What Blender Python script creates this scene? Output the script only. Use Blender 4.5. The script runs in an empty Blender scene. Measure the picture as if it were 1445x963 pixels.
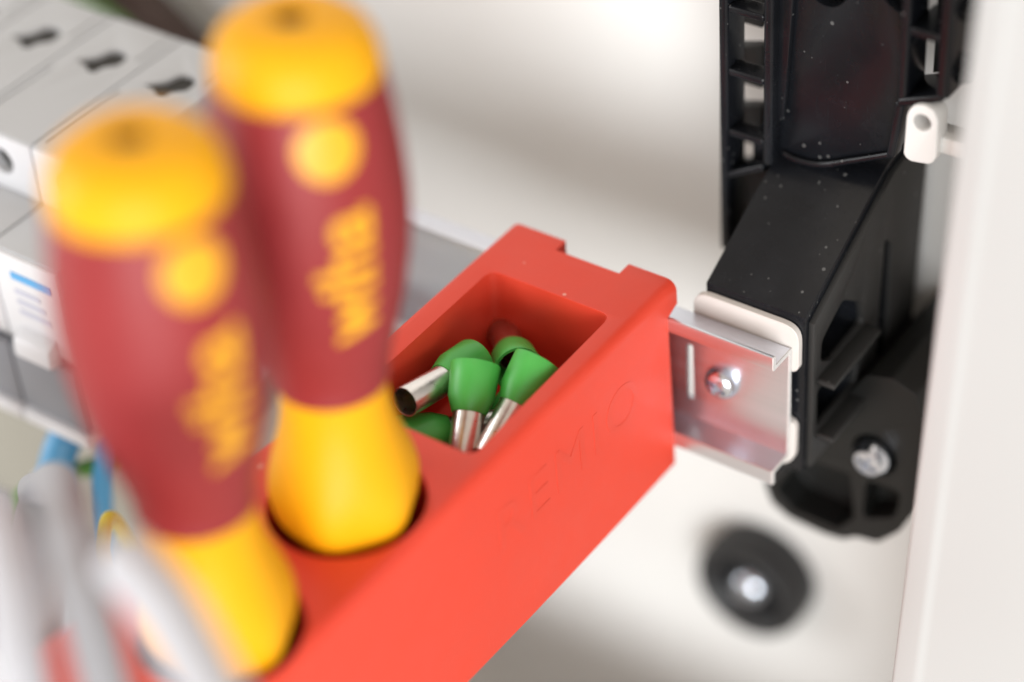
import bpy, bmesh, math, random
from mathutils import Vector, Matrix
random.seed(4)
S = 0.001                                   # everything below is measured in millimetres
scene = bpy.context.scene
COL = scene.collection

# ------------------------------------------------------------------ camera
cam_d = bpy.data.cameras.new('Camera')
cam = bpy.data.objects.new('Camera', cam_d); COL.objects.link(cam)
scene.camera = cam
CP = Vector((200.614, -307.278, 287.004)); YAW, PITCH, ROLL = -0.667, 0.682, -0.083
fw = Vector((math.sin(YAW)*math.cos(PITCH), math.cos(YAW)*math.cos(PITCH), -math.sin(PITCH)))
r0 = Vector((math.cos(YAW), -math.sin(YAW), 0)); u0 = r0.cross(fw)
rt = math.cos(ROLL)*r0 + math.sin(ROLL)*u0
up = -math.sin(ROLL)*r0 + math.cos(ROLL)*u0
m = Matrix((rt, up, -fw)).transposed().to_4x4(); m.translation = CP*S
cam.matrix_world = m
cam_d.sensor_width = 36; cam_d.lens = 3200/1445*36
cam_d.clip_start = 0.01; cam_d.clip_end = 20
cam_d.dof.use_dof = True
cam_d.dof.focus_distance = 0.458
cam_d.dof.aperture_fstop = 3.45
cam_d.dof.aperture_blades = 9

# ------------------------------------------------------------------ light
world = bpy.data.worlds.new('World'); scene.world = world
world.use_nodes = True
bg = world.node_tree.nodes['Background']
bg.inputs[0].default_value = (1.0, 0.87, 0.74, 1); bg.inputs[1].default_value = 0.78

def area(name, loc, target, size, power, color):
    d = bpy.data.lights.new(name, 'AREA'); d.shape = 'RECTANGLE'
    d.size, d.size_y = size; d.energy = power; d.color = color
    o = bpy.data.objects.new(name, d); COL.objects.link(o)
    o.location = Vector(loc)*S
    o.rotation_euler = (Vector(target)-Vector(loc)).to_track_quat('-Z', 'Y').to_euler()
    return o
area('key_softbox', (745, -1110, 70), (0, 0, -20), (0.8, 0.7), 25, (0.95, 0.985, 1.0))
area('ceiling_lamp', (-40, -10, 1000), (-30, -30, 0), (0.5, 0.5), 0.8, (1.0, 0.90, 0.78))
area('side_window', (-900, -560, 200), (-40, -100, 40), (0.4, 0.8), 7.5, (0.94, 0.97, 1.0))
scene.view_settings.view_transform = 'Standard'
scene.view_settings.look = 'None'
scene.view_settings.exposure = 0.0
scene.view_settings.gamma = 1.0
scene.render.engine = 'CYCLES'
scene.cycles.use_denoising = True
scene.cycles.max_bounces = 10

# ------------------------------------------------------------------ materials
def srgb(h):
    v = [int(h[i:i+2], 16)/255 for i in (0, 2, 4)]
    return tuple(c/12.92 if c <= .04045 else ((c+.055)/1.055)**2.4 for c in v)

def mat(name, col, rough=.45, metal=0., spec=.5, var=.06, vscale=120., bump=0., bscale=900., rvar=.08, specks=0., speck_scale=260., speck_col=(.5, .48, .45),
        smudge=0., smudge_scale=45., smudge_col=(.28, .28, .3), sss=0., brushed=False, coat=0., scratch=0.):
    M = bpy.data.materials.new(name); M.use_nodes = True
    nt = M.node_tree; N = nt.nodes; L = nt.links
    p = N['Principled BSDF']
    p.inputs['Roughness'].default_value = rough; p.inputs['Metallic'].default_value = metal
    p.inputs['Specular IOR Level'].default_value = spec
    if coat: p.inputs['Coat Weight'].default_value = coat; p.inputs['Coat Roughness'].default_value = .12
    if sss:
        p.inputs['Subsurface Weight'].default_value = sss; p.inputs['Subsurface Radius'].default_value = (1, .35, .2); p.inputs['Subsurface Scale'].default_value = .0015
    tc = N.new('ShaderNodeTexCoord')
    src = tc.outputs['Object']
    if brushed:
        mp = N.new('ShaderNodeMapping'); mp.inputs['Scale'].default_value = (.04, 1, 1); L.new(src, mp.inputs[0]); src = mp.outputs[0]
    n = N.new('ShaderNodeTexNoise'); n.inputs['Scale'].default_value = vscale; n.inputs['Detail'].default_value = 5; L.new(src, n.inputs['Vector'])
    hi = tuple(min(1, c*(1+var)) for c in col)+(1,); lo = tuple(c*(1-var) for c in col)+(1,)
    mx = N.new('ShaderNodeMix'); mx.data_type = 'RGBA'; mx.inputs[6].default_value = lo; mx.inputs[7].default_value = hi
    L.new(n.outputs['Fac'], mx.inputs[0]); out = mx.outputs[2]
    if smudge:
        s = N.new('ShaderNodeTexNoise'); s.inputs['Scale'].default_value = smudge_scale; s.inputs['Detail'].default_value = 8; s.inputs['Roughness'].default_value = .65
        L.new(tc.outputs['Object'], s.inputs['Vector'])
        rp = N.new('ShaderNodeValToRGB'); rp.color_ramp.elements[0].position = .52; rp.color_ramp.elements[1].position = .78
        rp.color_ramp.elements[1].color = (smudge, smudge, smudge, 1); L.new(s.outputs['Fac'], rp.inputs[0])
        m2 = N.new('ShaderNodeMix'); m2.data_type = 'RGBA'; L.new(rp.outputs[0], m2.inputs[0]); L.new(out, m2.inputs[6]); m2.inputs[7].default_value = (*smudge_col, 1)
        out = m2.outputs[2]
    if specks:
        v = N.new('ShaderNodeTexVoronoi'); v.inputs['Scale'].default_value = speck_scale; L.new(tc.outputs['Object'], v.inputs['Vector'])
        # speck radius differs from cell to cell, most cells carry none
        sep = N.new('ShaderNodeSeparateColor'); L.new(v.outputs['Color'], sep.inputs[0])
        mr = N.new('ShaderNodeMapRange'); mr.inputs['From Min'].default_value = 1-specks; mr.inputs['From Max'].default_value = 1; mr.inputs['To Min'].default_value = 0; mr.inputs['To Max'].default_value = .23
        L.new(sep.outputs[0], mr.inputs['Value'])
        pn = N.new('ShaderNodeTexNoise'); pn.inputs['Scale'].default_value = 38; pn.inputs['Detail'].default_value = 3; L.new(tc.outputs['Object'], pn.inputs['Vector'])
        pr = N.new('ShaderNodeMapRange'); pr.inputs['From Min'].default_value = .40; pr.inputs['From Max'].default_value = .58; L.new(pn.outputs['Fac'], pr.inputs['Value'])
        mu = N.new('ShaderNodeMath'); mu.operation = 'MULTIPLY'; L.new(mr.outputs[0], mu.inputs[0]); L.new(pr.outputs[0], mu.inputs[1])
        lt = N.new('ShaderNodeMath'); lt.operation = 'LESS_THAN'; L.new(v.outputs['Distance'], lt.inputs[0]); L.new(mu.outputs[0], lt.inputs[1])
        m3 = N.new('ShaderNodeMix'); m3.data_type = 'RGBA'; L.new(lt.outputs[0], m3.inputs[0]); L.new(out, m3.inputs[6]); m3.inputs[7].default_value = (*speck_col, 1)
        out = m3.outputs[2]
    L.new(out, p.inputs['Base Color'])
    rr = N.new('ShaderNodeMapRange'); rr.inputs['To Min'].default_value = max(.02, rough-rvar); rr.inputs['To Max'].default_value = min(1, rough+rvar)
    L.new(n.outputs['Fac'], rr.inputs['Value']); L.new(rr.outputs[0], p.inputs['Roughness'])
    if bump:
        b = N.new('ShaderNodeTexNoise'); b.inputs['Scale'].default_value = bscale; b.inputs['Detail'].default_value = 4; L.new(src, b.inputs['Vector'])
        bp = N.new('ShaderNodeBump'); bp.inputs['Strength'].default_value = bump; bp.inputs['Distance'].default_value = .0002
        L.new(b.outputs['Fac'], bp.inputs['Height']); L.new(bp.outputs[0], p.inputs['Normal'])
    if scratch:
        wn = N.new('ShaderNodeTexNoise'); wn.inputs['Scale'].default_value = 60; L.new(tc.outputs['Object'], wn.inputs['Vector'])
        sc = N.new('ShaderNodeMapping'); sc.inputs['Rotation'].default_value = (.5, .3, .9); sc.inputs['Scale'].default_value = (2600, 2600, 90); L.new(tc.outputs['Object'], sc.inputs[0])
        sn = N.new('ShaderNodeTexNoise'); sn.inputs['Scale'].default_value = 1; sn.inputs['Detail'].default_value = 1; L.new(sc.outputs[0], sn.inputs['Vector'])
        sr = N.new('ShaderNodeValToRGB'); sr.color_ramp.elements[0].position = .70; sr.color_ramp.elements[1].position = .76; L.new(sn.outputs['Fac'], sr.inputs[0])
        sm = N.new('ShaderNodeMath'); sm.operation = 'MULTIPLY'; L.new(sr.outputs[0], sm.inputs[0]); L.new(wn.outputs['Fac'], sm.inputs[1])
        sb = N.new('ShaderNodeBump'); sb.inputs['Strength'].default_value = scratch; sb.inputs['Distance'].default_value = .0001; sb.invert = True
        L.new(sm.outputs[0], sb.inputs['Height'])
        if bump: L.new(bp.outputs[0], sb.inputs['Normal'])
        L.new(sb.outputs[0], p.inputs['Normal'])
    return M

RED = mat('red_plastic', (.68, .056, .028), .45, spec=.35, var=.05, bump=.10, bscale=1500, specks=.09, speck_scale=300, speck_col=(.74, .30, .24), sss=.08, rvar=.14, smudge=.10, smudge_scale=28, smudge_col=(.80, .16, .12), scratch=.5)
YELLOW = mat('yellow_plastic', (.78, .365, .003), .50, spec=.24, var=.03, bump=.05, sss=.05)
MAROON = mat('maroon_soft_grip', (.255, .020, .022), .52, spec=.42, var=.06, bump=.10, bscale=2500)
PRINT = mat('yellow_print', (.76, .36, .012), .45, var=.03)
HOLE_SHADE = mat('painted_hole_shade', (.02, .018, .015), .7)  # near-black colour painting the shade inside small openings
STEEL = mat('blade_steel', (.55, .55, .56), .3, 1)
GREEN = mat('green_plastic', (.062, .38, .062), .42, var=.06, vscale=300, bump=.06, sss=.06)
TIN = mat('tinned_copper', (.70, .67, .64), .30, 1, var=.14, vscale=700, bump=.12, bscale=1600, rvar=.08)
ZINC = mat('zinc_rail', (.72, .74, .80), .33, 1, var=.08, vscale=700, bump=.05, bscale=1500, brushed=True)
CUTEDGE = mat('cut_steel_edge', (.58, .57, .56), .6, 0, var=.15, vscale=900)
SCREW = mat('zinc_screw', (.68, .72, .80), .18, 1, var=.08)
BLACK = mat('black_plastic', (.0065, .0072, .0092), .25, spec=.25, var=.2, bump=.10, bscale=700, specks=.6, speck_scale=520, speck_col=(.085, .085, .085), smudge=.35, smudge_scale=55, smudge_col=(.024, .025, .029), scratch=.5)
BLACKM = mat('black_plastic_matte', (.010, .010, .0095), .45, spec=.3, var=.2, bump=.1, bscale=900, specks=.06, speck_scale=300, speck_col=(.14, .14, .14))
WEB = mat('black_plastic_textured_lit', (.020, .0195, .019), .55, spec=.4, var=.15, bump=.25, bscale=1200, specks=.1, speck_scale=400, speck_col=(.10, .10, .10))  # same plastic with matte texture, base lightened to paint its lit side
RUBBER = mat('black_rubber', (.012, .012, .013), .5, var=.15, bump=.1)
WHITEPL = mat('white_plastic', (.76, .755, .74), .42, var=.02, bump=.04)
WHITEPLATE = mat('cream_plate', (.62, .58, .55), .45, var=.03, bump=.05)
PANEL = mat('panel_paint', (.71, .70, .685), .50, var=.015, vscale=30, bump=.05, bscale=1200)
FRAME = mat('frame_paint', (.43, .435, .435), .40, var=.012, vscale=25, bump=.06, bscale=900)
MCB = mat('breaker_grey', (.42, .43, .445), .5, var=.04, bump=.06)
MCBW = mat('breaker_white', (.58, .59, .62), .45, var=.02)
MCBD = mat('breaker_dark_grey', (.19, .20, .225), .45, var=.06)
LABELW = mat('label_white', (.64, .65, .68), .5, var=.02)
LBLUE = mat('label_blue', (.10, .36, .68), .5)
LGREY = mat('label_grey_print', (.48, .50, .60), .5)
C_GREY = mat('cable_grey', (.33, .335, .36), .5, var=.04)
C_LGREY = mat('cable_light_grey', (.50, .51, .555), .5, var=.03)
C_BLUE = mat('wire_blue', (.06, .28, .52), .4)
BACKDROP = mat('backdrop_olive_grey', (.26, .25, .215), .55, var=.05)  # olive tone painted for the shaded background below the breakers
C_GREEN = mat('wire_green', (.10, .28, .04), .4)
C_YELLOW = mat('wire_yellow', (.62, .50, .03), .4)
C_BROWN = mat('wire_brown', (.045, .022, .016), .4)

# ------------------------------------------------------------------ mesh helpers
def tag(o, label=None, cat=None, group=None, kind=None):
    if label: o['label'] = label
    if cat: o['category'] = cat
    if group: o['group'] = group
    if kind: o['kind'] = kind
    return o
def empty(name, loc, label, cat, group=None):
    o = bpy.data.objects.new(name, None); COL.objects.link(o)
    o.location = Vector(loc)*S; o.empty_display_size = .01
    return tag(o, label, cat, group)
def origin(parent):
    v = Vector((0, 0, 0))
    while parent is not None:
        v += parent.location; parent = parent.parent
    return v
def obj(name, bm, material, parent=None, smooth=True, angle=35):
    """bm is in world millimetres; the parent only offsets it"""
    me = bpy.data.meshes.new(name)
    bmesh.ops.recalc_face_normals(bm, faces=bm.faces[:])
    bm.to_mesh(me); bm.free()
    return obj_me(name, me, material, parent, smooth, angle)
def obj_me(name, me, material, parent=None, smooth=True, angle=35):
    me.transform(Matrix.Scale(S, 4)); o0 = origin(parent)
    me.transform(Matrix.Translation(-o0))
    me.materials.clear(); me.materials.append(material)
    if smooth:
        me.polygons.foreach_set('use_smooth', [True]*len(me.polygons))
        me.set_sharp_from_angle(angle=math.radians(angle))
    o = bpy.data.objects.new(name, me); COL.objects.link(o)
    if parent is not None: o.parent = parent
    return o
def apply_mods(o):
    dg = bpy.context.evaluated_depsgraph_get(); dg.update()
    me = bpy.data.meshes.new_from_object(o.evaluated_get(dg))
    old = o.data; o.modifiers.clear(); o.data = me; bpy.data.meshes.remove(old)
def bm_box(lo, hi, bev=0., seg=2, bm=None):
    bm = bm or bmesh.new()
    c = [(a+b)/2 for a, b in zip(lo, hi)]; d = [abs(b-a) for a, b in zip(lo, hi)]
    r = bmesh.ops.create_cube(bm, size=1, matrix=Matrix.Translation(c) @ Matrix.Diagonal((*d, 1)))
    if bev:
        vs = set(r['verts']); es = [e for e in bm.edges if e.verts[0] in vs and e.verts[1] in vs]
        bmesh.ops.bevel(bm, geom=es, offset=bev, segments=seg, affect='EDGES', profile=.5)
    return bm
def bm_prism(poly, axis, a, b, bev=0., seg=2, bm=None):
    """poly in the two other axes (cyclic order kept), extruded along axis from a to b"""
    bm = bm or bmesh.new()
    def P(q, t):
        if axis == 0: return (t, q[0], q[1])
        if axis == 1: return (q[0], t, q[1])
        return (q[0], q[1], t)
    va = [bm.verts.new(P(q, a)) for q in poly]; vb = [bm.verts.new(P(q, b)) for q in poly]
    n = len(poly)
    fs = [bm.faces.new(va), bm.faces.new(vb[::-1])]
    for i in range(n): fs.append(bm.faces.new((va[i], vb[i], vb[(i+1) % n], va[(i+1) % n])))
    bmesh.ops.recalc_face_normals(bm, faces=fs)
    if bev:
        es = set(e for f in fs for e in f.edges)
        bmesh.ops.bevel(bm, geom=list(es), offset=bev, segments=seg, affect='EDGES', profile=.5)
    return bm
def round_poly(pts, r, n=5):
    out = []
    k = len(pts)
    for i in range(k):
        p, a, b = Vector(pts[i]), Vector(pts[i-1]), Vector(pts[(i+1) % k])
        da, db = (a-p), (b-p); rr = min(r, da.length*.48, db.length*.48)
        p0, p1 = p+da.normalized()*rr, p+db.normalized()*rr
        for t in range(n+1):
            t /= n; out.append(tuple((1-t)**2*p0+2*t*(1-t)*p+t*t*p1))
    return out
def bm_lathe(prof, base=(0, 0, 0), axis=(0, 0, 1), n=48, mod=None, bm=None):
    """prof: (r, t) pairs along axis"""
    bm = bm or bmesh.new()
    q = Vector((0, 0, 1)).rotation_difference(Vector(axis).normalized()).to_matrix()
    rings = []
    for r, t in prof:
        if r < 1e-6: rings.append([bm.verts.new(q @ Vector((0, 0, t))+Vector(base))]); continue
        ring = []
        for i in range(n):
            a = 2*math.pi*i/n; k = mod(a, t) if mod else 1
            ring.append(bm.verts.new(q @ Vector((r*k*math.cos(a), r*k*math.sin(a), t))+Vector(base)))
        rings.append(ring)
    for A, B in zip(rings, rings[1:]):
        if len(A) == 1 and len(B) == 1: continue
        for i in range(n):
            j = (i+1) % n
            if len(A) == 1: bm.faces.new((A[0], B[i], B[j]))
            elif len(B) == 1: bm.faces.new((A[i], A[j], B[0]))
            else: bm.faces.new((A[i], A[j], B[j], B[i]))
    return bm
def cr(P, n=10):
    """Catmull-Rom through points"""
    P = [Vector(p) for p in P]; Q = [2*P[0]-P[1]]+P+[2*P[-1]-P[-2]]; out = []
    for i in range(1, len(Q)-2):
        a, b, c, d = Q[i-1:i+3]
        for k in range(n):
            t = k/n; out.append(.5*((2*b)+(c-a)*t+(2*a-5*b+4*c-d)*t*t+(3*b-a-3*c+d)*t**3))
    out.append(P[-1]); return out
def bm_tube(pts, r, n=20):
    bm = bmesh.new(); pts = cr(pts); rings = []
    nrm = None
    for i, p in enumerate(pts):
        t = (pts[min(i+1, len(pts)-1)]-pts[max(i-1, 0)]).normalized()
        if nrm is None: nrm = t.orthogonal().normalized()
        nrm = (nrm-t*nrm.dot(t)).normalized(); b = t.cross(nrm)
        rings.append([bm.verts.new(p+r*(math.cos(2*math.pi*k/n)*nrm+math.sin(2*math.pi*k/n)*b)) for k in range(n)])
    for A, B in zip(rings, rings[1:]):
        for k in range(n): bm.faces.new((A[k], A[(k+1) % n], B[(k+1) % n], B[k]))
    bm.faces.new(rings[0]); bm.faces.new(rings[-1]); return bm
def cut(bm, cutters):
    """boolean difference, all in mm"""
    def tmp(b):
        bmesh.ops.recalc_face_normals(b, faces=b.faces[:])
        me = bpy.data.meshes.new('tmp'); b.to_mesh(me); b.free()
        o = bpy.data.objects.new('tmp', me); COL.objects.link(o); return o
    o = tmp(bm); cs = [tmp(c) for c in cutters]
    for c in cs:
        md = o.modifiers.new('b', 'BOOLEAN'); md.object = c; md.operation = 'DIFFERENCE'; md.solver = 'EXACT'
    apply_mods(o)
    out = bmesh.new(); out.from_mesh(o.data)
    for x in [o]+cs:
        d = x.data; bpy.data.objects.remove(x); bpy.data.meshes.remove(d)
    return out
def bevel_edges(bm, off, seg=3, ang=30, sel=None):
    bmesh.ops.remove_doubles(bm, verts=bm.verts[:], dist=1e-4)
    bmesh.ops.dissolve_limit(bm, angle_limit=math.radians(.5), verts=bm.verts[:], edges=bm.edges[:])
    es = [e for e in bm.edges if len(e.link_faces) == 2 and e.calc_face_angle(0) > math.radians(ang) and (sel is None or sel(e))]
    bmesh.ops.bevel(bm, geom=es, offset=off, segments=seg, affect='EDGES', profile=.5, clamp_overlap=True)
    return bm
def text_bm(body, size, offset=0., extrude=0., space=1., subdiv=0):
    cu = bpy.data.curves.new('txt', 'FONT'); cu.body = body; cu.size = size; cu.offset = offset; cu.extrude = extrude
    cu.space_character = space; cu.align_x = 'CENTER'; cu.resolution_u = 6
    o = bpy.data.objects.new('txt', cu); COL.objects.link(o)
    dg = bpy.context.evaluated_depsgraph_get(); dg.update()
    me = bpy.data.meshes.new_from_object(o.evaluated_get(dg))
    bm = bmesh.new(); bm.from_mesh(me)
    bpy.data.objects.remove(o); bpy.data.curves.remove(cu); bpy.data.meshes.remove(me)
    bmesh.ops.triangulate(bm, faces=bm.faces[:])
    for _ in range(subdiv):
        es = [e for e in bm.edges if e.calc_length() > size*.12]
        if not es: break
        bmesh.ops.subdivide_edges(bm, edges=es, cuts=1); bmesh.ops.triangulate(bm, faces=bm.faces[:])
    return bm

# ------------------------------------------------------------------ the setting: mounting panel of the cabinet
PY = 64
bm = bm_box((-700, PY, -700), (330, PY+3, 420))
tag(obj('back_panel', bm, PANEL, smooth=False), kind='structure')

# white cabinet frame upright on the right
fr = empty('cabinet_frame', (64, -12, -260), 'white painted cabinet frame upright along the right edge of the picture', 'frame')
prof = round_poly([(64, 8), (64, -12.6), (69.5, -13.6), (71, -13.1), (101, -13.2), (102, -11), (105.5, -11), (106.5, -13.2), (150, -13.2), (150, 8)], 1.2, 4)
bm = bm_prism(prof, 2, -260, 260)
for v in bm.verts:                          # the upright leans a little
    v.co.y += 3.4+(v.co.z-25)*.11
obj('upright', bm, FRAME, fr)
obj('shade_bar', bm_box((-420, -30, -290), (63.5, 8, -177), 1.2), FRAME, fr)  # added out of view to cast soft shade on the lower panel

# ------------------------------------------------------------------ DIN rail
ZR = -7.3
rail = empty('mounting_rail', (0, 3, ZR-35), 'zinc plated steel mounting rail running behind the red tool holder', 'rail')
t = 1.0
zt, zb = ZR, ZR-35
prof = [(0, zt), (t, zt), (t, zt-2.6), (7.5, zt-2.6), (7.5, zb+3.0), (t, zb+3.0), (t, zb), (0, zb), (0, zb+4.0), (6.5, zb+4.0), (6.5, zt-3.6), (0, zt-3.6)]
prof = round_poly(prof, .42, 3)
bm = bm_prism(prof, 0, -330, 24.9)
cs = [bm_box((.4, 5, -33.2), (1.9, 10, -18.4))]
bm = cut(bm, cs)
obj('profile', bm, ZINC, rail, angle=25)
obj('cut_end', bm_prism(prof, 0, 24.9, 25.15), CUTEDGE, rail, angle=25)
scr = empty('rail_screw', (9.2, 6.5, -25), 'small cross recess screw fixing the rail to the black bracket', 'screw')
bm = bm_lathe([(0, 2.75), (1.6, 2.7), (2.6, 2.45), (3.4, 1.8), (3.85, .8), (3.9, .2), (3.9, -.4), (0, -.4)], (9.2, 6.5, -25), (0, -1, 0), 32)
ca = math.radians(25)
cc = []
for a in (0, 90, 45, 135):
    w, l, d = (.5, 2.3, 1.9) if a < 45 or a == 90 else (.2, 1.7, .9)
    b = bm_box((-l, -d, -w), (l, d, w)); bmesh.ops.rotate(b, verts=b.verts[:], matrix=Matrix.Rotation(math.radians(a)+ca, 3, 'Y')); bmesh.ops.translate(b, verts=b.verts[:], vec=(9.2, 3.4, -25)); cc.append(b)
obj('head', cut(bm, cc), SCREW, scr, angle=30)

# cream spacer plate between rail and bracket
pl = bm_prism(round_poly([(1.5, -43.4), (1.5, -4.5), (26.6, -4.5), (26.6, -16), (23.2, -17), (23.2, -29.5), (26.2, -30.5), (26.0, -40.5), (23, -43.4)], 4.0, 6), 1, 7.65, 9.3, .15, 1)
tag(obj('spacer_plate', pl, WHITEPLATE), 'cream plastic spacer plate with rounded corners clamped behind the rail end', 'plate')

# ------------------------------------------------------------------ black plastic bracket
br = empty('mounting_bracket', (16, 45, -78), 'black plastic mounting bracket with ladder slots and sloping arm holding the rail', 'bracket')
# sloping arm with its side web (profile in Y,Z)
armp = [(9.5, -2.8), (38, 12.4), (43.5, 15.0), (60, 17), (56.5, -48), (38, -44), (9.5, -45)]
bm = bm_prism(armp, 0, 3.6, 27)
cuts = [bm_prism(round_poly([(14.5, -11), (23.5, -5.8), (31.5, -12.5), (33, -20), (19, -22), (13.5, -17)], 2), 0, 20, 30),
        bm_prism(round_poly([(40.8, -2), (44.8, -6), (45.5, -41), (38.6, -37.5)], 1), 0, 19, 30),
        bm_prism(round_poly([(12, -26), (29, -25), (29, -33), (12, -42)], 2), 0, 18, 30),
        bm_prism(round_poly([(47.5, -20), (55, -20), (54.5, -45), (47.5, -44)], 1.5), 0, -5, 30)]
bm = cut(bm, cuts)
bevel_edges(bm, .8, 3, 30)
obj('arm', bm, BLACK, br)
webp = [(11, -5.0), (38.5, 9.8), (44, 12.6), (59, 15), (56, -47), (38, -43), (11, -44)]
wc = [bm_prism(round_poly([(14.5, -11.5), (23, -6.6), (31, -12.5), (32.5, -19), (19, -20), (14, -17)], 1.5), 0, 20, 40),
      bm_prism(round_poly([(41.2, -2.5), (44.4, -6), (45, -40), (39, -37)], 1), 0, 19, 40),
      bm_prism(round_poly([(13, -24), (31, -23.5), (30, -34.5), (13, -34.5)], 1.5), 0, 18, 40)]
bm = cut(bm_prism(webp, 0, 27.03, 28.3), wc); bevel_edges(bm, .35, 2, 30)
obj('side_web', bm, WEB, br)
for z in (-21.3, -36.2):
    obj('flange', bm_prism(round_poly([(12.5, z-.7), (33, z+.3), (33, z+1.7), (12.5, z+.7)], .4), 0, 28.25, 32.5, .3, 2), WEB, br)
# plate the ladder columns stand on
panp = [(-2, 7), (3, 13), (9, 13.2), (16, 14.5), (31.2, 22.5), (32.8, 36), (32.8, 140), (3.8, 140), (3.8, 24), (-2, 16)]
bm = bm_prism(panp, 1, 38, 42)
for (x, z, r) in ((14.8, 56, 4.4), (31.0, 59.5, 4.6), (14.8, 92, 4.4), (31.0, 96, 4.4)):
    bm = cut(bm, [bm_lathe([(0, -9), (r, -9), (r, 9), (0, 9)], (x, 40, z), (0, -1, 0), 32)])
bevel_edges(bm, .6, 2, 30)
obj('face_plate', bm, BLACK, br)
bm = bm_prism([(10, 18.5), (30.5, 27), (30.5, 29.5), (30.5, 140), (27, 140), (10, 140)], 1, 42.3, 46); obj('backing', bm, BLACKM, br)
def bar(name, lo, hi, b=.7):
    return obj(name, bm_box(lo, hi, b, 3), BLACK, br)
# raised ribs on the plate
obj('rib', bm_prism([(30.6, 22.3), (32.7, 23.5), (34.2, 37), (32.2, 37)], 1, 34.5, 37.95, .6, 3), BLACK, br)
obj('rib', bm_prism([(3.9, 24), (6.2, 22), (8.6, 60), (8.6, 140), (4.6, 140)], 1, 36.3, 37.95, .6, 2), BLACK, br)
obj('lip', bm_tube([(5.8, 37.3, 13.9), (9, 37.2, 13.4), (15, 37.2, 14.2), (22, 37.3, 17.6), (31, 37.5, 22.2)], .7, 10), BLACK, br)
# left ladder column
bar('ladder_rail', (-7.8, 33.6, -14), (-5.6, 41.0, 140))
bar('ladder_rail', (2.6, 33.8, 12), (4.9, 37.7, 140))
for z in (17.2, 32.2, 47.2, 62.2, 77.2, 92.2):
    bar('rung', (-5.7, 33.9, z-.85), (2.7, 38.5, z+.85), .5)
obj('rung', bm_prism([(-7, 4.6), (2.8, 10.2), (2.8, 12), (-7, 6.4)], 1, 33.7, 39, .6, 3), BLACK, br)
obj('side_cheek', bm_prism([(-7.7, -18), (3.8, -18), (3.8, 9.5), (-7.7, 3)], 1, 37, 58, .8, 2), BLACKM, br)
for z in (-8, 6.7, 21.7, 36.7, 51.7):
    obj('back_step', bm_prism([(-14, z-1), (-5.2, z-1), (-5.2, z+9.6), (-14, z+7)], 1, 47, 50, .3), BLACKM, br)
# right ladder column
bar('ladder_rail', (32.9, 33.8, 37), (35.0, 42, 140))
bar('ladder_rail', (41.2, 33.4, 41.5), (44.0, 48, 140))
for z in (54.2, 70.2, 86.2):
    bar('rung', (34.9, 33.7, z-1.0), (41.3, 44, z+1.0), .6)
obj('rung', bm_prism([(33.1, 36.2), (42.8, 40.6), (43.6, 42.6), (33.1, 38.4)], 1, 33.5, 44, .6, 3), BLACK, br)
obj('slot_back', bm_prism([(34.6, 38), (41.2, 41), (41.2, 120), (34.6, 120)], 1, 46, 48), BLACKM, br)
for z in (44.5, 58.5, 72.5):
    obj('catch', bm_prism(round_poly([(44, z-1.4), (46.6, z-.4), (46.8, z+1.1), (44, z+1.6)], .6), 1, 37, 44, .3, 2), BLACKM, br)
# lower block with its fixing boss
lowp = [(7.5, -71), (9.5, -76.6), (14.2, -79.2), (23.5, -79.8), (28.5, -79), (31.5, -76.6), (37, -75.6), (42.1, -69.7), (45.2, -62.7), (46.3, -36), (44.3, -28.6), (38.5, -26.4), (32.5, -28), (25.5, -40), (14, -56)]
bm = bm_prism(round_poly(lowp, 1.0, 3), 1, 27, 61)
bm = cut(bm, [bm_prism(round_poly([(10.5, -72), (15, -76.2), (27, -76.4), (31, -71), (29.5, -58), (17, -59)], 1), 1, 20, 36),
              bm_lathe([(0, -20), (5.4, -20), (5.4, 6), (0, 6)], (35.2, 28, -49.8), (0, 1, 0), 40),
              bm_prism(round_poly([(33, -70), (41, -66), (42, -57.5), (33.5, -58)], 2), 1, 20, 34)])
bevel_edges(bm, .8, 3, 30)
obj('lower_block', bm, BLACKM, br)
obj('diagonal_rib', bm_prism([(10, -62), (26, -41), (28.6, -42), (13, -64)], 1, 20.5, 27.2, .7, 3), BLACK, br)
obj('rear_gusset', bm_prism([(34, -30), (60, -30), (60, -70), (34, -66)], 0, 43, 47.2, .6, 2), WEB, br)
s2 = empty('bracket_screw', (35.2, 27, -49.8), 'shiny domed screw head in the lower black block of the bracket', 'screw')
bm = bm_lathe([(0, 3.6), (1.8, 3.5), (3.2, 3.0), (4.1, 1.9), (4.5, .6), (4.5, -4), (0, -4)], (35.2, 26.6, -49.8), (0, -1, 0), 36)
cc = []
for a in (20, 110):
    b = bm_box((-2.5, -2.2, -.55), (2.5, 2.2, .55)); bmesh.ops.rotate(b, verts=b.verts[:], matrix=Matrix.Rotation(math.radians(a), 3, 'Y')); bmesh.ops.translate(b, verts=b.verts[:], vec=(35.2, 23.0, -49.8)); cc.append(b)
obj('head', cut(bm, cc), SCREW, s2, angle=30)

# ------------------------------------------------------------------ white tab with hole beside the frame
tab = empty('white_tab', (39, 34, 26), 'small white plastic tab with a round hole beside the black bracket', 'tab')
tp = [(35.6, 26.5), (35.9, 36.5), (37, 38.6), (39.4, 39.6), (41.6, 38.9), (42.6, 36.9), (42.7, 28), (41.6, 26.2), (37, 25.5)]
bm = bm_prism(round_poly(tp, 1.6, 4), 1, 32.5, 37)
bm = cut(bm, [bm_lathe([(0, -9), (1.9, -9), (1.9, 9), (0, 9)], (39.3, 34.5, 35.3), (0, 1, 0), 28)])
bevel_edges(bm, .6, 3, 30)
obj('plate', bm, WHITEPL, tab)
obj('stem', bm_box((40.5, 34.5, 28), (70, 40, 32), .8), WHITEPL, tab)

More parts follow.
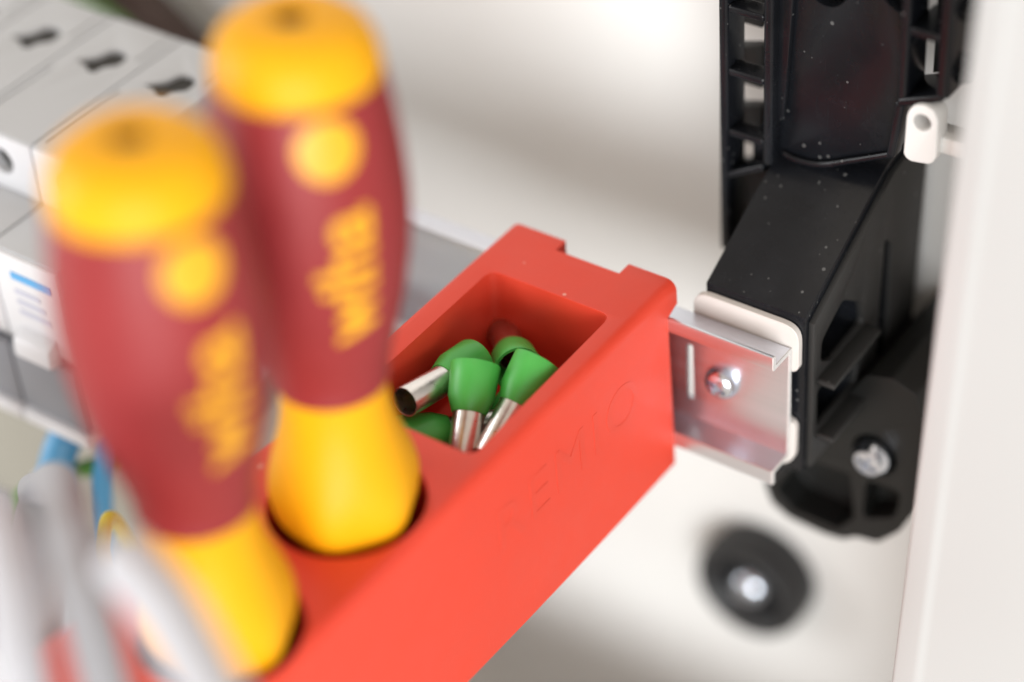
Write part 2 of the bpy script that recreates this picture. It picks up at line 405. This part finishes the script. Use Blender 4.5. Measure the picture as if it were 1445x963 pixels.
# ------------------------------------------------------------------ round rubber foot on the panel
ft = empty('rubber_foot', (-13, 53, -141), 'round black rubber foot with zinc screw on the white back panel', 'foot')
FC = (-13.0, PY, -141.2)
obj('ring', bm_lathe([(0, 0), (15.2, 0), (15.7, 3), (15.5, 8.8), (14.4, 11.0), (12.4, 11.6), (10.2, 10.6), (8.6, 8.0), (8.2, 5), (0, 5)], FC, (0, -1, 0), 56), RUBBER, ft)
obj('screw', bm_lathe([(0, 11.6), (2.4, 11.3), (4.3, 10.2), (5.4, 8.4), (5.7, 5.5), (0, 5.5)], FC, (0, -1, 0), 36), SCREW, ft)

# ------------------------------------------------------------------ red tool holder
W, H, DX, YN = 41.6, 47.2, .95, -205
hold = empty('tool_holder', (-W/2, -80, -H), 'long red plastic tool holder box hooked on the rail', 'tool holder')
bm = bmesh.new()
def zbot(y):                                 # the underside bellies a little towards the rail
    k = max(0, min(1, -y/90.))
    return -H + ZB[0]*k + ZB[1]*math.sin(math.pi*k)
ZB = (2.2, -.6)
RT = 2.4                                     # rounding of the long top edges
secs = []
for y in [3.75, 0, -6, -12, -20, -30, -42, -56, -74, -90, -120, -160, YN]:
    zz = zbot(y); sec = []
    for k in range(6):
        a = math.pi/2*k/5; sec.append((-W+RT-RT*math.cos(a), y, -RT+RT*math.sin(a)))
    for k in range(6):
        a = math.pi/2*k/5; sec.append((-RT+RT*math.sin(a), y, -RT+RT*math.cos(a)))
    sec += [(DX, y, zz), (-W-DX, y, zz)]
    secs.append([bm.verts.new(p) for p in sec])
n = len(secs[0])
bm.faces.new(secs[0]); bm.faces.new(secs[-1][::-1])
for A, B in zip(secs, secs[1:]):
    for i in range(n): bm.faces.new((A[i], B[i], B[(i+1) % n], A[(i+1) % n]))
pocket = bm_prism(round_poly([(-35.2, -61.5), (-4.6, -61.5), (-5.4, -12.6), (-35.4, -12.6)], 2.6, 5), 2, -23, 12)
HOLES = ((-17.5, -83.8), (-16.4, -121.0), (-18.5, -165))
holes = [bm_lathe([(0, -42), (15.0, -42), (15.3, 12), (0, 12)], (x, y, 0), (0, 0, 1), 56) for x, y in HOLES]
notch = bm_box((-27.6, 0, -80), (-11.7, 9, 9))
under = bm_prism([(0, -7.2), (3.2, -5.9), (9, -5.9), (9, -80), (0, -80)], 0, -60, 20)
bm = cut(bm, [pocket, notch, under]+holes)
bmesh.ops.remove_doubles(bm, verts=bm.verts[:], dist=1e-4)
def rim(e):
    c = (e.verts[0].co+e.verts[1].co)/2
    if abs(c.z) < .02 and c.y < -6: return True
    if abs(c.z+23) < .1: return True
    return c.y > 0.01 and c.z > -7
es = [e for e in bm.edges if len(e.link_faces) == 2 and e.calc_face_angle(0) > math.radians(38) and rim(e)]
bmesh.ops.bevel(bm, geom=es, offset=1.25, segments=4, affect='EDGES', profile=.5, clamp_overlap=True)
obj('body', bm, RED, hold, angle=40)
# raised lettering on the long side
bm = text_bm('REMIO', 15.5, 0, .045, 1.16)
for v in bm.verts:
    u, w, d = v.co
    z = -19.8+w-3.2; y = -37.5+u
    v.co = Vector((DX*(-z-RT)/(-zbot(y)-RT)+.03+d, y, z))
obj('lettering', bm, RED, hold, smooth=False)

# ------------------------------------------------------------------ screwdrivers
GP = [(24, 9.75), (30.5, 10.1), (36, 11.0), (42, 12.6), (50, 14.5), (58, 15.9), (65, 16.55), (71, 16.6), (79, 16.1), (87, 15.1), (92.5, 14.2)]
def grip_r(z):
    for (a, ra), (b, rb) in zip(GP, GP[1:]):
        if z <= b:
            k = (z-a)/(b-a); return ra+(rb-ra)*k
    return GP[-1][1]
def screwdriver(x, y, th_dot, th_txt, label, lean=(0, 0)):
    e = empty('screwdriver', (x, y, 0), label, 'screwdriver', 'yellow and maroon screwdrivers in the red holder')
    B = (x, y, 0)
    parts = []
    def flat(a, t):                           # soft flats round the guard
        k = max(0, min(1, (16-t)/12.)); return 1-.06*k*(1-math.cos(6*a+.6))*.5
    neck = [(0, -17), (5.5, -17), (7.5, -14), (9.4, -9), (11.4, -4.6), (12.8, -1.6), (13.7, 1.2), (14.2, 4), (14.3, 6.5), (13.9, 9.2), (13.1, 12), (11.9, 15.4), (10.8, 19), (10.0, 23), (9.75, 27), (9.9, 30.9), (0, 30.9)]
    parts.append(obj('neck', bm_lathe(neck, B, n=72, mod=flat), YELLOW, e, angle=60))
    g = [(0, 30.2), (10.2, 30.2), (10.45, 30.7)]+[(grip_r(z), z) for z in [31.5+i*3 for i in range(21)]]+[(14.25, 92.8), (13.9, 93.4), (0, 93.4)]
    parts.append(obj('grip', bm_lathe(g, B, n=72), MAROON, e, angle=60))
    cap = [(0, 92.6), (13.75, 92.6), (13.95, 93.6), (13.9, 95.5), (13.4, 98), (12.2, 100.4), (10.2, 102.2), (7.5, 103.2), (4.2, 103.6), (3.2, 103.3), (2.9, 101.8), (0, 101.6)]
    c = obj('cap', bm_lathe(cap, B, n=72), YELLOW, e, angle=60); parts.append(c)
    parts.append(obj('hole', bm_lathe([(0, 101.9), (2.7, 101.9), (2.7, 101.65), (0, 101.65)], B, n=24), HOLE_SHADE, c))  # dark disc painting the shade at the bottom of the recess
    parts.append(obj('blade', bm_lathe([(0, -16), (3, -16), (3, -36), (0, -36)], B, n=20), STEEL, e))
    # round emblem and lettering, wrapped on the grip
    def wrap(bm, zc, th, name):
        for v in bm.verts:
            u, w, d = v.co
            z = zc+u; r = grip_r(z)+.10+d; a = th-w/grip_r(z)
            v.co = Vector((x+r*math.cos(a), y+r*math.sin(a), z))
        parts.append(obj(name, bm, PRINT, e, angle=50))
    bm = bmesh.new(); rings = [[bm.verts.new((0, 0, 0))]]
    for rr in (1.4, 2.8, 4.2, 5.4):
        rings.append([bm.verts.new((rr*math.cos(2*math.pi*i/28), rr*math.sin(2*math.pi*i/28), 0)) for i in range(28)])
    for i in range(28): bm.faces.new((rings[0][0], rings[1][i], rings[1][(i+1) % 28]))
    for A, Bq in zip(rings[1:], rings[2:]):
        for i in range(28): bm.faces.new((A[i], Bq[i], Bq[(i+1) % 28], A[(i+1) % 28]))
    wrap(bm, 86.6, math.radians(th_dot), 'emblem')
    bm = text_bm('wiha', 14.6, .35, .04, 1.0, 4)
    for v in bm.verts: v.co.y -= 3.6
    wrap(bm, 61.5, math.radians(th_txt), 'lettering')
    e.rotation_euler = (math.radians(lean[0]), math.radians(lean[1]), 0)
    return e
screwdriver(-17.5, -83.8, -34, -27, 'yellow and maroon screwdriver nearer the green ferrules, standing farther back', (-1.6, .5))
screwdriver(-16.4, -121.0, -19, -14, 'yellow and maroon screwdriver at far left, nearest the camera', (-1.0, .2))

# ------------------------------------------------------------------ wire ferrules in the pocket
def ferrule(o, d, label):
    """o: centre of the open collar end, d: direction from the collar into the metal tube"""
    o = Vector(o); d = Vector(d).normalized()
    e = empty('ferrule', o, label, 'ferrule', 'green wire ferrules in the red pocket')
    col = [(4.45, 0), (5.0, 0), (5.1, .25), (4.95, 3), (4.72, 6.9), (3.6, 9.9), (3.45, 10.2), (3.15, 10.2), (3.0, 9), (4.2, 6.4), (4.45, 0)]
    obj('collar', bm_lathe(col, o, d, 48), GREEN, e, angle=28)
    me = [(2.95, 7.5), (3.18, 7.5), (3.18, 21.6), (3.08, 21.8), (2.9, 21.7), (2.9, 7.5)]
    obj('tube', bm_lathe(me, o, d, 40), TIN, e, angle=40)
FER = [((-21.9, -37.0, -2.5), (.322, -.751, -.576), 'green collared ferrule standing upright at the front of the pocket'),
       ((-11.7, -29.7, -2.5), (.003, -.869, -.494), 'green collared ferrule leaning against the right pocket wall'),
       ((-27.4, -30.5, -8.8), (-.06, -.974, .20), 'ferrule lying along the left pocket wall, open tube end facing front'),
       ((-18.6, -27.4, -9.5), (-.66, .64, -.27), 'ferrule at the back of the pocket with its hollow green collar facing up'),
       ((-30.0, -53.2, -14.2), (.66, .75, -.05), 'ferrule low in the front left corner, only its collar showing'),
       ((-16.5, -27.5, -15.5), (-.10, -.97, -.12), 'ferrule buried beneath the others, just a glint of tube showing')]
for o, d, l in FER: ferrule(o, d, l)

# ------------------------------------------------------------------ circuit breakers on the rail, behind left
def breaker(xc, w, label):
    e = empty('circuit_breaker', (xc, -20, -60), label, 'circuit breaker', 'grey circuit breakers on the rail')
    x0, x1 = xc-w/2+.3, xc+w/2-.3
    body = [(-1.2, 22), (-49.5, 22), (-49.5, 7), (-66, 7), (-66, -38), (-49.5, -40), (-49.5, -58), (0, -58), (3, -30), (3, -10)]
    bm = bm_prism(body, 0, x0, x1)
    slot = bm_prism(round_poly([(xc-5.6, -19.6), (xc-1.2, -20.2), (xc-.6, -21.6), (xc+2.2, -21.4), (xc+2.2, -19), (xc+4.8, -16.6), (xc+4.4, -12.8), (xc+1.6, -11.4), (xc-1.2, -12), (xc-2.2, -15.8)], .8, 3), 2, 14, 30)
    hole = bm_lathe([(0, -10), (3.4, -10), (3.4, 10), (0, 10)], (xc, -49.5, 15), (0, 1, 0), 28)
    ridge = bm_box((x0+1.5, -47, 21.2), (x0+2.2, -24, 30)); ridge2 = bm_box((x1-3.2, -13, 21.3), (x1-2.6, 5, 30))
    bm = cut(bm, [slot, hole, ridge, ridge2]); bevel_edges(bm, .4, 2, 40)
    b = obj('body', bm, MCB, e)
    obj('slot', bm_box((xc-5.4, -21.5, 20.2), (xc+4.7, -11.5, 21.0)), HOLE_SHADE, e)  # dark sheet just below the top, painted shade of a deep slot
    obj('terminal_hole_shade', bm_lathe([(0, 2.6), (3.38, 2.6), (3.38, 2.1), (0, 2.1)], (xc, -49.5, 15), (0, 1, 0), 24), HOLE_SHADE, e)  # dark disc, painted shade inside the terminal opening
    bm = bm_box((x0+.1, -50.1, 7.4), (x1-.1, -49.4, 21.6), .2)
    bm = cut(bm, [bm_lathe([(0, -10), (3.4, -10), (3.4, 10), (0, 10)], (xc, -49.5, 15), (0, 1, 0), 28)])
    obj('shoulder', bm, MCBW, e)
    f = obj('front', bm_box((x0+.1, -67.2, -17), (x1-.1, -65.9, 6.4), .3), LABELW, e)
    obj('label_stripe', bm_box((xc-4.5, -67.5, .6), (xc+7.5, -67.15, 2.4)), LBLUE, f)
    for k in range(3): obj('label_print', bm_box((xc-4.5, -67.4, -3.4-2.8*k), (xc+3.+k, -67.15, -2.2-2.8*k)), LGREY, f)
    obj('toggle', bm_prism([(-66, -12), (-70.5, -14), (-71, -18.5), (-66, -20)], 0, xc-5.5, xc+5.5, .6), MCBW, e)
    obj('cover', bm_box((x0+.1, -68.2, -36.8), (x1-.1, -65.9, -19), .4), MCBD, e)
    obj('foot', bm_box((x0, -69.4, -40.6), (x1, -49.6, -37.2), .5), MCBW, e)
    return e
PITCH_B = 20.6
names = ['grey circuit breaker at the right end of the row, beside the screwdrivers', 'grey circuit breaker second from the right end of the row', 'grey circuit breaker third from the right end of the row', 'grey circuit breaker at the left edge of the picture']
for i in range(4): breaker(-117.2-PITCH_B*i, PITCH_B, names[i])

# ------------------------------------------------------------------ cables
def cable(name, pts, r, M, label, group='cables below and behind the breakers'):
    tag(obj(name, bm_tube(pts, r), M), label, 'cable', group)
G2 = 'grey sheathed cables in front of the breakers'
cable('cable', [(47.5, -176.5, 52.1), (37.6, -170.2, 56.6), (27.7, -164.8, 58.4), (17.4, -159.9, 59.3), (6.6, -155.6, 57.5)], 4.6, C_LGREY, 'light grey cable end rising just left of the nearest screwdriver', G2)
cable('cable', [(15.8, -171.7, 34.1), (4.5, -163.2, 42.6), (-6.8, -154.7, 47.3), (-19.9, -144.4, 45.4), (-52, -121, 17), (-72, -110, -4), (-93, -102, -37), (-108, -101, -72)], 4.0, C_GREY, 'grey cable arching over the left rim of the red holder', G2)
cable('cable', [(5.0, -179.1, 34.9), (-5.1, -169.9, 43.2), (-17.1, -158.9, 46.9), (-30.0, -150.6, 42.3), (-70, -124, 4), (-100, -112, -24), (-112, -108, -70)], 4.2, C_LGREY, 'light grey cable in the bottom left corner of the picture', G2)
cable('cable', [(-31, -150, -20), (-44, -139, -6), (-53, -128, 0), (-66, -116, -3), (-88, -100, -20), (-100, -92, -70)], 3.4, C_GREY, 'thin grey cable between the two light grey cables', G2)
du = empty('backdrop_block', (-170, 20, -150), 'added olive grey block standing in for the shaded background below the breakers', 'backdrop block')
obj('body', bm_box((-330, -18, -150), (-114, 60, -76), 1.5), BACKDROP, du)  # added block, stands in for the shaded background behind the cables
cable('wire', [(-121, -60, -44), (-122, -66, -50), (-123, -70, -60), (-126, -72, -80), (-128, -72, -140)], 4.0, C_BLUE, 'blue wire below the breakers at the left edge')
cable('wire', [(-111, -58, -44), (-112, -62, -52), (-114, -64, -62), (-115, -66, -81), (-115, -68, -140)], 2.6, C_BLUE, 'thinner blue wire below the breakers beside the screwdriver grip')
cable('wire', [(-108, -56, -52), (-127, -69, -60), (-130, -77, -64), (-128, -86, -73), (-124, -90, -140)], 2.0, C_GREEN, 'green wire curling below the blue wires')
cable('wire', [(-90, -80, -100), (-80, -93, -46), (-83, -90, -38), (-88, -82, -42), (-95, -70, -80)], 1.6, C_YELLOW, 'yellow wire bent over between the grey cables')
cable('wire', [(-255, 32, 26), (-207, 50, -10), (-186, 52, -24), (-171, 52, -40), (-160, 50, -82)], 6.3, C_BROWN, 'dark brown cable behind the breakers at the top left')
cable('wire', [(-294, 36, 26), (-225, 54, -18), (-205, 57, -28), (-190, 57, -44), (-184, 54, -92)], 4.0, C_GREEN, 'green wire behind the breakers at the top left')
